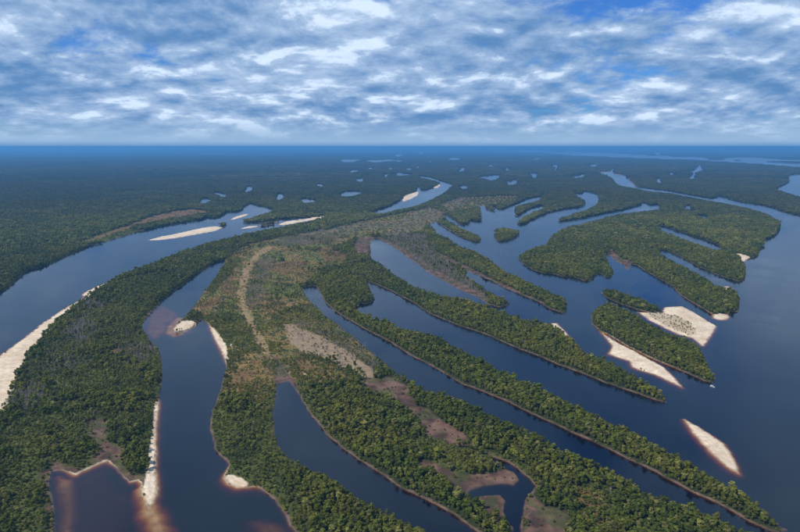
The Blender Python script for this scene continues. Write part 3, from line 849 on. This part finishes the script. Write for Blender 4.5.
def bush_geo(r, hgt, wid, n=3, leaves=90, size=0.42):
    cr, st = Geo(), Geo()
    for i in range(n):
        a, q = r.uniform(0, 6.28), (r.uniform(0.2, 0.6) * wid if i else 0)
        x, y, z, rad = q * math.cos(a), q * math.sin(a), hgt * r.uniform(0.4, 0.62), wid * r.uniform(0.45, 0.65)
        st.limb((0, 0, -0.3), (x, y, z), 0.07, 0.03, 0, 4)
        cr.core((x, y, z), rad * 0.8, r, 0, hgt / wid * 0.55)
        cr.leafy((x, y, z), rad, leaves // n, size, r, 0, hgt / wid * 0.62)
    return cr, st


rp = np.random.default_rng(5)
TREES = [tree_geo(rp, *a) for a in [(11.5, 3.9, 6, 300, .62), (10.5, 4.3, 6, 320, .66), (12.5, 3.5, 5, 280, .58), (9.5, 3.4, 5, 250, .58), (13.5, 4.4, 7, 340, .66), (8.5, 3.7, 5, 250, .6), (11.0, 3.0, 4, 230, .55), (10.0, 4.8, 7, 340, .68)]]
BUSHES = [bush_geo(rp, *a) for a in [(3.2, 2.0), (2.4, 1.7), (2.8, 2.6), (3.8, 2.1), (1.8, 1.6)]]
DEADS = [dead_geo(rp, h) for h in (8.5, 7.0, 9.5, 6.0, 7.8)]
tree_me = [(c.mesh('tree_crown', [M_LEAF]), t_.mesh('tree_trunk', [M_BARK])) for c, t_ in TREES]
bush_me = [(c.mesh('bush_foliage', [M_LEAF]), t_.mesh('bush_stem', [M_BARK])) for c, t_ in BUSHES]
dead_me = [(t_.mesh('dead_trunk', [M_DEADWOOD]), b_.mesh('dead_branches', [M_DEADWOOD])) for t_, b_ in DEADS]


def clump_geo(r, n, rad, hmin, hmax, wmin, wmax, leaves, size):
    g = Geo()
    for _ in range(n):
        a, q = r.uniform(0, 6.28), rad * math.sqrt(r.uniform(0, 1))
        x, y, h, w = q * math.cos(a), q * math.sin(a), r.uniform(hmin, hmax), r.uniform(wmin, wmax)
        s = r.uniform(-0.15, 0.25)
        g.core((x, y, h - w * 0.8), w, r, 0, 0.85, 0.42 + s)
        if leaves:
            i0 = len(g.s)
            g.leafy((x, y, h - w * 0.8), w * 1.05, leaves, size, r)
            g.s[i0:] = [min(1, max(0, q_ + s)) for q_ in g.s[i0:]]
    return g


CLUMPS = [clump_geo(rp, 13, 8.5, 6.5, 12.5, 2.0, 3.6, 22, 0.8).mesh('clump', [M_LEAF]) for _ in range(5)]
PATCHES = [clump_geo(rp, 70, 40.0, 6, 16, 4.0, 7.5, 0, 1.0).mesh('patch', [M_LEAF]) for _ in range(5)]


def grid_points(r0, r1, step, seed):
    """jittered points over the ring of ground between two distances, inside the terrain's spread"""
    g = np.random.default_rng(seed)
    xm = r1 * math.sin(A1)
    xs = np.arange(-xm, xm, step); ys = np.arange(r0 * math.cos(A1), r1, step)
    X, Y = np.meshgrid(xs, ys)
    X = (X + g.uniform(-0.46, 0.46, X.shape) * step).ravel(); Y = (Y + g.uniform(-0.46, 0.46, Y.shape) * step).ravel()
    R, T = np.hypot(X, Y), np.arctan2(X, Y)
    m = (R > r0) & (R < r1) & (np.abs(T) < math.radians(42))
    return X[m], Y[m]


dip_i = np.arange(NR)


def look(F, X, Y):
    """read a field at ground points"""
    fi = np.interp(-np.arctan2(CAM_H, np.hypot(X, Y)), -dips, dip_i)
    fj = (np.arctan2(X, Y) - A0) / (A1 - A0) * (NA - 1)
    i, j = np.clip(fi.astype(int), 0, NR - 2), np.clip(fj.astype(int), 0, NA - 2)
    a, b = fi - i, fj - j
    return (F[i, j] * (1 - a) * (1 - b) + F[i + 1, j] * a * (1 - b) + F[i, j + 1] * (1 - a) * b + F[i + 1, j + 1] * a * b)


TA, TB, TC, TD = col((0.094, 0.124, 0.016)), col((0.225, 0.212, 0.030)), col((0.056, 0.088, 0.018)), col((0.260, 0.240, 0.080))


def tint_for(X, Y, g):
    a = (vnoise(X, Y, 70, 71, 3) * 0.85 + 0.48 + g.normal(0, 0.20, X.shape)).clip(0, 1)[:, None]
    b = (vnoise(X, Y, 260, 73, 3) * 0.9 + 0.35 + g.normal(0, 0.12, X.shape)).clip(0, 1)[:, None]
    c = TA * (1 - a) + TB * a
    c = c * (1 - 0.5 * b) + TC * 0.5 * b
    odd = (g.uniform(0, 1, X.shape) < 0.12)[:, None]
    c = np.where(odd, c * 0.3 + TD * 0.7, c)
    return c * g.uniform(0.68, 1.5, X.shape)[:, None]


def scatter(r0, r1, step, seed):
    X, Y = grid_points(r0, r1, step, seed)
    L = look(land, X, Y)
    m = L > 0.8
    X, Y, L = X[m], Y[m], L[m]
    g = np.random.default_rng(seed + 1)
    f = {n: look(F, X, Y) for n, F in (('sand', np.maximum(Zsand, Zpale)), ('mud', Zmud), ('path', Zpath), ('tan', Ztan), ('scrub', Zscrub), ('rust', Zrust), ('dead', Zdead), ('low', Zlow), ('z', HT))}
    return X, Y, L, g, f


def rows(X, Y, Z, proto, sc, rot, tint):
    return dict(p=np.stack([X, Y, Z], 1), i=proto, s=sc, r=rot, t=tint)


# ring 1: single trees, bushes and dead trees
X, Y, L, g, f = scatter(420, 2500, 4.2, 100)
u = g.uniform(0, 1, X.shape)
bare = np.maximum.reduce([f['sand'], f['mud'], f['path'], f['tan'] * 0.93])
lowmix = vnoise(X, Y, 45, 81, 3)
left_isle = (smooth(-X, 60, 160) * smooth(1300 - Y, 0, 200))
kind = np.zeros(X.shape, int)                     # 1 tree, 2 bush, 3 dead tree
open_ = np.maximum(f['scrub'], f['rust'])
tree_p = 0.97 * (1 - open_) * (1 - f['dead'] * 0.9) * (1 - f['low'] * 0.93) + open_ * 0.10 * (lowmix > 0.25)
clus = smooth(vnoise(X, Y, 28, 87, 3), -0.15, 0.45)
bush_p = (0.18 + 0.50 * clus) * open_ + f['low'] * 0.85 + 0.45 * f['dead']
dead_p = 0.48 * f['dead'] + 0.03 * open_
tree_p = tree_p * (1 - bare); bush_p = bush_p * (1 - bare) + 0.10 * f['mud'] + 0.10 * f['tan']; dead_p = dead_p * (1 - bare * 0.7) + 0.10 * f['tan']
bush_p *= 1 - f['sand']; dead_p *= 1 - f['sand']
kind[u < tree_p] = 1
u2 = g.uniform(0, 1, X.shape)
kind[(kind == 0) & (u2 < bush_p)] = 2
kind[(kind == 0) & (u2 > 1 - dead_p)] = 3
kind[(kind == 1) & (L < 2.6)] = 2
kind[(L < 1.6)] = 0
kind[(L < 3.2) & (L > 0.9) & (vnoise(X, Y, 16, 89, 3) > -0.30) & (bare < 0.4)] = 2
fan = sdf(trace([(646,314),(660,313),(676,316),(690,322),(698,335),(690,336),(676,331),(660,323)], 'flat'), X, Y) > 0
kind[fan & (g.uniform(0, 1, X.shape) < 0.30)] = 2
tint = tint_for(X, Y, g)
sc = np.clip(np.exp(g.normal(-0.34, 0.25, X.shape)), 0.40, 1.35) * (1 + 0.16 * vnoise(X, Y, 60, 83, 3))
edge = smooth(L, 2.5, 12)
sc1 = sc * (0.66 + 0.34 * edge) * (1 - 0.35 * left_isle * smooth(lowmix, -0.1, 0.3))
scb = g.uniform(0.40, 1.15, X.shape) * (1 + 0.25 * f['low'])
rot = g.uniform(0, 6.283, X.shape)
btint = tint * 0.92 * (1 + 0.10 * f['low'][:, None]) + open_[:, None] * col((0.022, 0.020, 0.006)) + f['dead'][:, None] * col((0.03, 0.03, 0.018))
Z = f['z'] - 0.15
px, py = pixel(X, Y, 6.0)
inframe = (px > 3) & (px < W - 3) & (py < H - 2)
dist = np.hypot(X, Y)
single = {}
for kk_, nmax in ((1, 300), (2, 300), (3, 300)):
    c = np.where((kind == kk_) & inframe)[0]
    single[kk_] = c[np.argsort(dist[c])[:nmax]]
taken = np.zeros(X.shape, bool)
for c in single.values():
    taken[c] = True

forest, scrub, dead = [], [], []
m = (kind == 1) & ~taken
forest.append(rows(X[m], Y[m], Z[m], g.integers(0, 8, m.sum()), sc1[m], rot[m], tint[m]))
m = (kind == 2) & ~taken
scrub.append(rows(X[m], Y[m], Z[m], g.integers(0, 5, m.sum()), scb[m], rot[m], btint[m]))
m = (kind == 3) & ~taken
dead.append(rows(X[m], Y[m], Z[m], g.integers(0, 5, m.sum()), g.uniform(0.6, 1.1, m.sum()), rot[m], tint[m]))
ring1 = (L, X, Y, Z, kind, tint, btint, sc1, scb, rot, px, py)

# low growth fills the gaps
Xb, Yb, Lb, gb, fb = scatter(420, 1900, 3.3, 150)
barb = np.maximum.reduce([fb['sand'], fb['mud'] * 0.95, fb['path'] * 0.85, fb['tan'] * 0.97])
opb = np.maximum(fb['scrub'], fb['rust'])
clb = smooth(vnoise(Xb, Yb, 24, 88, 3), -0.25, 0.45)
m = (gb.uniform(0, 1, Xb.shape) < (fb['low'] * 0.62 + opb * (0.06 + 0.32 * clb) + 0.25 * fb['dead']) * (1 - barb)) & (Lb > 1.4)
tb = (tint_for(Xb, Yb, gb) * 0.80 + opb[:, None] * col((0.035, 0.026, 0.004)))[m]
scrub.append(rows(Xb[m], Yb[m], fb['z'][m] - 0.15, gb.integers(0, 5, m.sum()), np.clip(np.exp(gb.normal(-0.55, 0.3, m.sum())), 0.25, 1.2) * (1 + 0.35 * fb['low'][m]), gb.uniform(0, 6.283, m.sum()), tb))

# ring 2: clumps of trees
X2, Y2, L2, g2, f2 = scatter(2500, 7500, 14.0, 200)
open2 = np.maximum(f2['scrub'], f2['rust'])
bare2 = np.maximum.reduce([f2['sand'], f2['mud'] * .8, f2['tan']])
u = g2.uniform(0, 1, X2.shape)
tp = (1 - open2 * 0.5) * (1 - f2['rust'] * 0.85) * (1 - f2['dead'] * 0.45) * (1 - bare2)
m = (u < tp) & (L2 > 4) & (f2['sand'] < 0.15)
s2 = g2.uniform(0.75, 1.15, X2.shape) * np.where((f2['low'] > 0.5) | (open2 > 0.5), 0.5, 1.0)
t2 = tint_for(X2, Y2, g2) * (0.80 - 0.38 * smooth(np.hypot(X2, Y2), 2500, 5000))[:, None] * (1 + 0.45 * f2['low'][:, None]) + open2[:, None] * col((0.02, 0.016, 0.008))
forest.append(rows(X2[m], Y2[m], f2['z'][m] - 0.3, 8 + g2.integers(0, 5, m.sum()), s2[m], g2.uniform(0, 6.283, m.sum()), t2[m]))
m = (u > 1 - f2['dead'] * 0.7) & (L2 > 4)
dead.append(rows(X2[m], Y2[m], f2['z'][m] - 0.3, g2.integers(0, 5, m.sum()), g2.uniform(0.8, 1.3, m.sum()), g2.uniform(0, 6.283, m.sum()), t2[m]))
# ring 3: wide canopy patches
X3, Y3, L3, g3, f3 = scatter(7500, 24000, 62.0, 300)
m = L3 > 30
t3 = tint_for(X3, Y3, g3) * (1 + 0.45 * f3['low'][:, None])
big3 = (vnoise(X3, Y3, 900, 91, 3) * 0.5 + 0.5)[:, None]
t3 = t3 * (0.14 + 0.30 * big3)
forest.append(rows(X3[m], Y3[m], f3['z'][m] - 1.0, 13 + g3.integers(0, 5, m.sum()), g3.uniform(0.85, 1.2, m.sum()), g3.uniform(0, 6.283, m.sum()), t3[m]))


def proto_collection(name, meshes):
    c = bpy.data.collections.new(name)
    for i, me in enumerate(meshes):
        c.objects.link(bpy.data.objects.new('%s_%02d' % (name, i), me))
    return c


def stuff(name, label, category, data, protos):
    P = np.concatenate([d['p'] for d in data]); I = np.concatenate([d['i'] for d in data])
    Sx = np.concatenate([d['s'] for d in data]); Rz = np.concatenate([d['r'] for d in data]); T = np.concatenate([d['t'] for d in data])
    me = bpy.data.meshes.new(name)
    me.vertices.add(len(P)); me.vertices.foreach_set('co', P.astype(np.float32).ravel())
    for an, typ, arr in (('proto', 'INT', I.astype(np.int32)), ('size', 'FLOAT', Sx.astype(np.float32)), ('turn', 'FLOAT', Rz.astype(np.float32)), ('tint', 'FLOAT_VECTOR', T.astype(np.float32))):
        a = me.attributes.new(an, typ, 'POINT')
        a.data.foreach_set('vector' if typ == 'FLOAT_VECTOR' else 'value', arr.ravel())
    o = link(name, me, kind='stuff', label=label, category=category)
    ng = bpy.data.node_groups.new(name, 'GeometryNodeTree')
    ng.interface.new_socket('Geometry', in_out='INPUT', socket_type='NodeSocketGeometry')
    ng.interface.new_socket('Geometry', in_out='OUTPUT', socket_type='NodeSocketGeometry')
    q = NT(ng)
    gi, go = q.node('NodeGroupInput'), q.node('NodeGroupOutput')
    ci = q.node('GeometryNodeCollectionInfo')
    ci.inputs['Collection'].default_value = protos
    ci.inputs['Separate Children'].default_value = True
    ci.inputs['Reset Children'].default_value = True
    iop = q.node('GeometryNodeInstanceOnPoints')
    iop.inputs['Pick Instance'].default_value = True

    def attr(nm, typ):
        n = q.node('GeometryNodeInputNamedAttribute', data_type=typ)
        n.inputs[0].default_value = nm
        return n.outputs[0]
    ng.links.new(gi.outputs[0], iop.inputs['Points'])
    ng.links.new(ci.outputs[0], iop.inputs['Instance'])
    ng.links.new(attr('proto', 'INT'), iop.inputs['Instance Index'])
    cx = q.node('ShaderNodeCombineXYZ')
    ng.links.new(attr('turn', 'FLOAT'), cx.inputs[2])
    ng.links.new(cx.outputs[0], iop.inputs['Rotation'])
    ng.links.new(attr('size', 'FLOAT'), iop.inputs['Scale'])
    ng.links.new(iop.outputs[0], go.inputs[0])
    md = o.modifiers.new('scatter', 'NODES')
    md.node_group = ng
    return o


tree_protos = proto_collection('forest_source', [join([(c, 0), (t_, 1)]).mesh('tree_all', [M_LEAF, M_BARK]) for c, t_ in TREES] + CLUMPS + PATCHES)
bush_protos = proto_collection('scrub_source', [join([(c, 0), (t_, 1)]).mesh('bush_all', [M_LEAF, M_BARK]) for c, t_ in BUSHES])
dead_protos = proto_collection('deadwood_source', [join([(c, 0), (t_, 0)]).mesh('dead_all', [M_DEADWOOD]) for c, t_ in DEADS])
stuff('forest', 'dense green floodplain forest covering the islands and far plain', 'forest', forest, tree_protos)
stuff('scrub', 'low green scrub scattered over the brown open ground', 'scrub', scrub, bush_protos)
stuff('dead_thicket', 'grey leafless thicket on the pale middle ground', 'thicket', dead, dead_protos)
print('scatter', [sum(len(d['i']) for d in q) for q in (forest, scrub, dead)])

# ------------------------------------------------------------------ the nearest trees, bushes and dead trees as single things
LL, X, Y, Z, kind, tint, btint, sc1, scb, rot, px, py = ring1


MARKS = [(505, 488, 'the T shaped pond'), (548, 520, 'the mud by the pond'), (595, 503, 'the rusty glade'), (440, 425, 'the pink mud'), (463, 458, 'the low green glade'),
         (350, 460, 'the narrow channel'), (283, 382, 'the channel head'), (328, 350, 'the tan clearing'), (245, 300, 'the dry creek bed'), (268, 350, 'the lower creek bed'), (237, 482, 'the lagoon sand point'),
         (150, 490, 'the sand spit'), (100, 468, 'the lower left lagoon'), (25, 470, 'the left picture edge'), (95, 432, 'the brown mud gap'), (30, 365, 'the long white beach'), (138, 350, 'the grey dead patch'),
         (185, 326, 'the hooked sand point'), (221, 345, 'the white sand bank'), (160, 400, 'the lagoon narrows'), (700, 525, 'the bottom right corner'), (640, 512, 'the bottom right wood'), (395, 525, 'the channel mouth'), (310, 515, 'the submerged shoal')]


def place_words(x, y):
    mx, my, w = min(MARKS, key=lambda m: (m[0] - x) ** 2 + 2.2 * (m[1] - y) ** 2)
    ax, ay = x - mx, (y - my) * 1.6
    rel = ('right of' if ax > 0 else 'left of') if abs(ax) > abs(ay) else ('in front of' if ay > 0 else 'behind')
    return rel + ' ' + w


def depth_words(l):
    return 'by the water' if l < 9 else ('behind the shore' if l < 24 else 'deep inland')


def hue_words(t_):
    l = t_[1]
    if l < 0.085: return 'dark green'
    if t_[0] / t_[1] > 0.93: return 'yellowish green'
    return 'mid green' if l < 0.135 else 'bright green'


def thing(name, label, category, group, loc, rz, s, parts):
    o = bpy.data.objects.new(name, None)
    o.empty_display_size = 0.5
    COL.objects.link(o)
    o.location, o.rotation_euler, o.scale = loc, (0, 0, rz), (s, s, s)
    o['label'], o['category'], o['group'] = label, category, group
    for nm, me, tn in parts:
        c = bpy.data.objects.new(nm, me)
        COL.objects.link(c)
        c.parent = o
        if tn is not None:
            c['tint'] = [float(v) for v in tn]
    return o


for q in single[1]:
    i = int(rng.integers(0, 8)); s = float(sc1[q])
    sz = 'small' if s < 0.56 else ('medium' if s < 0.72 else ('tall' if s < 0.9 else 'very tall'))
    thing('broadleaf_tree', '%s %s round tree %s, %s' % (sz, hue_words(tint[q]), depth_words(LL[q]), place_words(px[q], py[q])), 'tree', 'nearest forest trees along the bottom of the picture',
          (X[q], Y[q], Z[q]), rot[q], s, (('crown', tree_me[i][0], tint[q]), ('trunk', tree_me[i][1], None)))
for q in single[2]:
    i = int(rng.integers(0, 5)); s = float(scb[q])
    sz = 'tiny' if s < 0.58 else ('small' if s < 0.8 else ('medium' if s < 1.05 else 'large'))
    thing('bush', '%s %s leafy bush %s, %s' % (sz, hue_words(btint[q]), depth_words(LL[q]), place_words(px[q], py[q])), 'bush', 'nearest low bushes in the foreground',
          (X[q], Y[q], Z[q]), rot[q], s, (('foliage', bush_me[i][0], btint[q]), ('stem', bush_me[i][1], None)))
for q in single[3]:
    i = int(rng.integers(0, 5)); sd_ = float(rng.uniform(0.6, 1.1))
    w = place_words(px[q], py[q])
    thing('dead_tree', '%s bare grey dead tree %s, %s' % ('stunted' if sd_ < 0.7 else ('short' if sd_ < 0.82 else ('tall' if sd_ > 0.97 else 'medium')), depth_words(LL[q]), w), 'dead tree', 'nearest bare grey dead trees',
          (X[q], Y[q], Z[q]), rot[q], sd_, (('trunk', dead_me[i][0], None), ('branches', dead_me[i][1], None)))

# ------------------------------------------------------------------ the boat off the right island
M_HULL = plain("white_boat_paint", (0.80, 0.80, 0.78), 0.35, (0.74, 0.74, 0.72))
M_WOOD = plain("boat_seat_wood", (0.34, 0.20, 0.10), 0.6)
M_MOTOR = plain("motor_black", (0.03, 0.03, 0.035), 0.4)
M_CANVAS = plain("white_awning", (0.80, 0.80, 0.80), 0.8, (0.72, 0.73, 0.75))
M_POLE = plain("pole_metal", (0.55, 0.56, 0.58), 0.35, None, 3.0, 0.8)


def mesh_obj(name, v, f, mat, parent):
    me = bpy.data.meshes.new(name)
    me.from_pydata(v, [], f)
    me.materials.append(mat)
    me.validate()
    o = bpy.data.objects.new(name, me)
    COL.objects.link(o)
    o.parent = parent
    return o


bx_, by_ = ground(712.3, 386.8)
boat = bpy.data.objects.new('motorboat', None)
COL.objects.link(boat)
boat.location = (float(bx_), float(by_), 0.0)
boat.rotation_euler = (0, 0, math.radians(-52))
boat['label'] = 'small white motorboat at the tip of the dense right island'
boat['category'] = 'boat'
st = [(-3.4, 0.85, 0.62), (-2.2, 1.0, 0.62), (-0.6, 1.08, 0.64), (1.0, 1.0, 0.70), (2.3, 0.66, 0.80), (3.2, 0.24, 0.92), (3.6, 0.03, 0.98)]
v, f = [], []
for x, w, zt in st:
    for s_, ww, z in ((1, 1.0, zt), (1, 0.86, 0.15), (1, 0.45, -0.22), (-1, 0.45, -0.22), (-1, 0.86, 0.15), (-1, 1.0, zt)):
        v.append((x, s_ * w * ww, z))
    for s_, ww, z in ((-1, 0.90, zt - 0.02), (-1, 0.7, 0.12), (1, 0.7, 0.12), (1, 0.90, zt - 0.02)):
        v.append((x * 0.985, s_ * w * ww, z))
for a in range(len(st) - 1):
    for b in range(10):
        f.append((a * 10 + b, a * 10 + (b + 1) % 10, a * 10 + 10 + (b + 1) % 10, a * 10 + 10 + b))
f += [tuple(range(9, -1, -1)), tuple(range(60, 70))]
mesh_obj('hull', v, f, M_HULL, boat)


def slab(name, x0, x1, y0, y1, z0, z1, mat, parent):
    v = [(x, y, z) for z in (z0, z1) for x, y in ((x0, y0), (x1, y0), (x1, y1), (x0, y1))]
    return mesh_obj(name, v, [(3, 2, 1, 0), (4, 5, 6, 7), (0, 1, 5, 4), (1, 2, 6, 5), (2, 3, 7, 6), (3, 0, 4, 7)], mat, parent)


for x in (-2.1, -0.7, 0.8):
    slab('seat', x - 0.2, x + 0.2, -0.9, 0.9, 0.38, 0.44, M_WOOD, boat)
mo = slab('outboard_motor', -3.85, -3.42, -0.2, 0.2, 0.55, 1.15, M_MOTOR, boat)
slab('motor_leg', -3.72, -3.55, -0.07, 0.07, -0.6, 0.55, M_MOTOR, mo)
aw = [(x, y, 2.05 - 0.12 * (y / 0.95) ** 2 + dz_) for dz_ in (0.0, 0.05) for x in (-2.5, -0.6, 1.2) for y in (-0.95, -0.4, 0.4, 0.95)]
fa = []
for i in range(2):
    for j in range(3):
        b = i * 4 + j
        fa += [(b, b + 1, b + 5, b + 4), (b + 12, b + 16, b + 17, b + 13)]
ring = [0, 1, 2, 3, 7, 11, 10, 9, 8, 4]
fa += [(ring[i], ring[(i + 1) % 10] , ring[(i + 1) % 10] + 12, ring[i] + 12) for i in range(10)]
mesh_obj('awning', aw, fa, M_CANVAS, boat)
for x in (-2.4, 1.1):
    for y in (-0.85, 0.85):
        slab('pole', x - 0.025, x + 0.025, y - 0.025, y + 0.025, 0.55, 1.94, M_POLE, boat)

# ------------------------------------------------------------------ the hazy air
hm, q, out = new_mat("blue_haze")
pv = q.node('ShaderNodeVolumePrincipled')
pv.inputs['Color'].default_value = (0.15, 0.47, 0.92, 1)
pv.inputs['Density'].default_value = 5.4e-5
pv.inputs['Anisotropy'].default_value = 0.1
hm.node_tree.links.new(pv.outputs[0], out.inputs[1])
link('haze', box_mesh('haze', -FAR - 1500, FAR + 1500, -5500, FAR + 1500, -13.5, 365.0, hm), kind='stuff', label='thin blue haze over the far plain', category='haze')
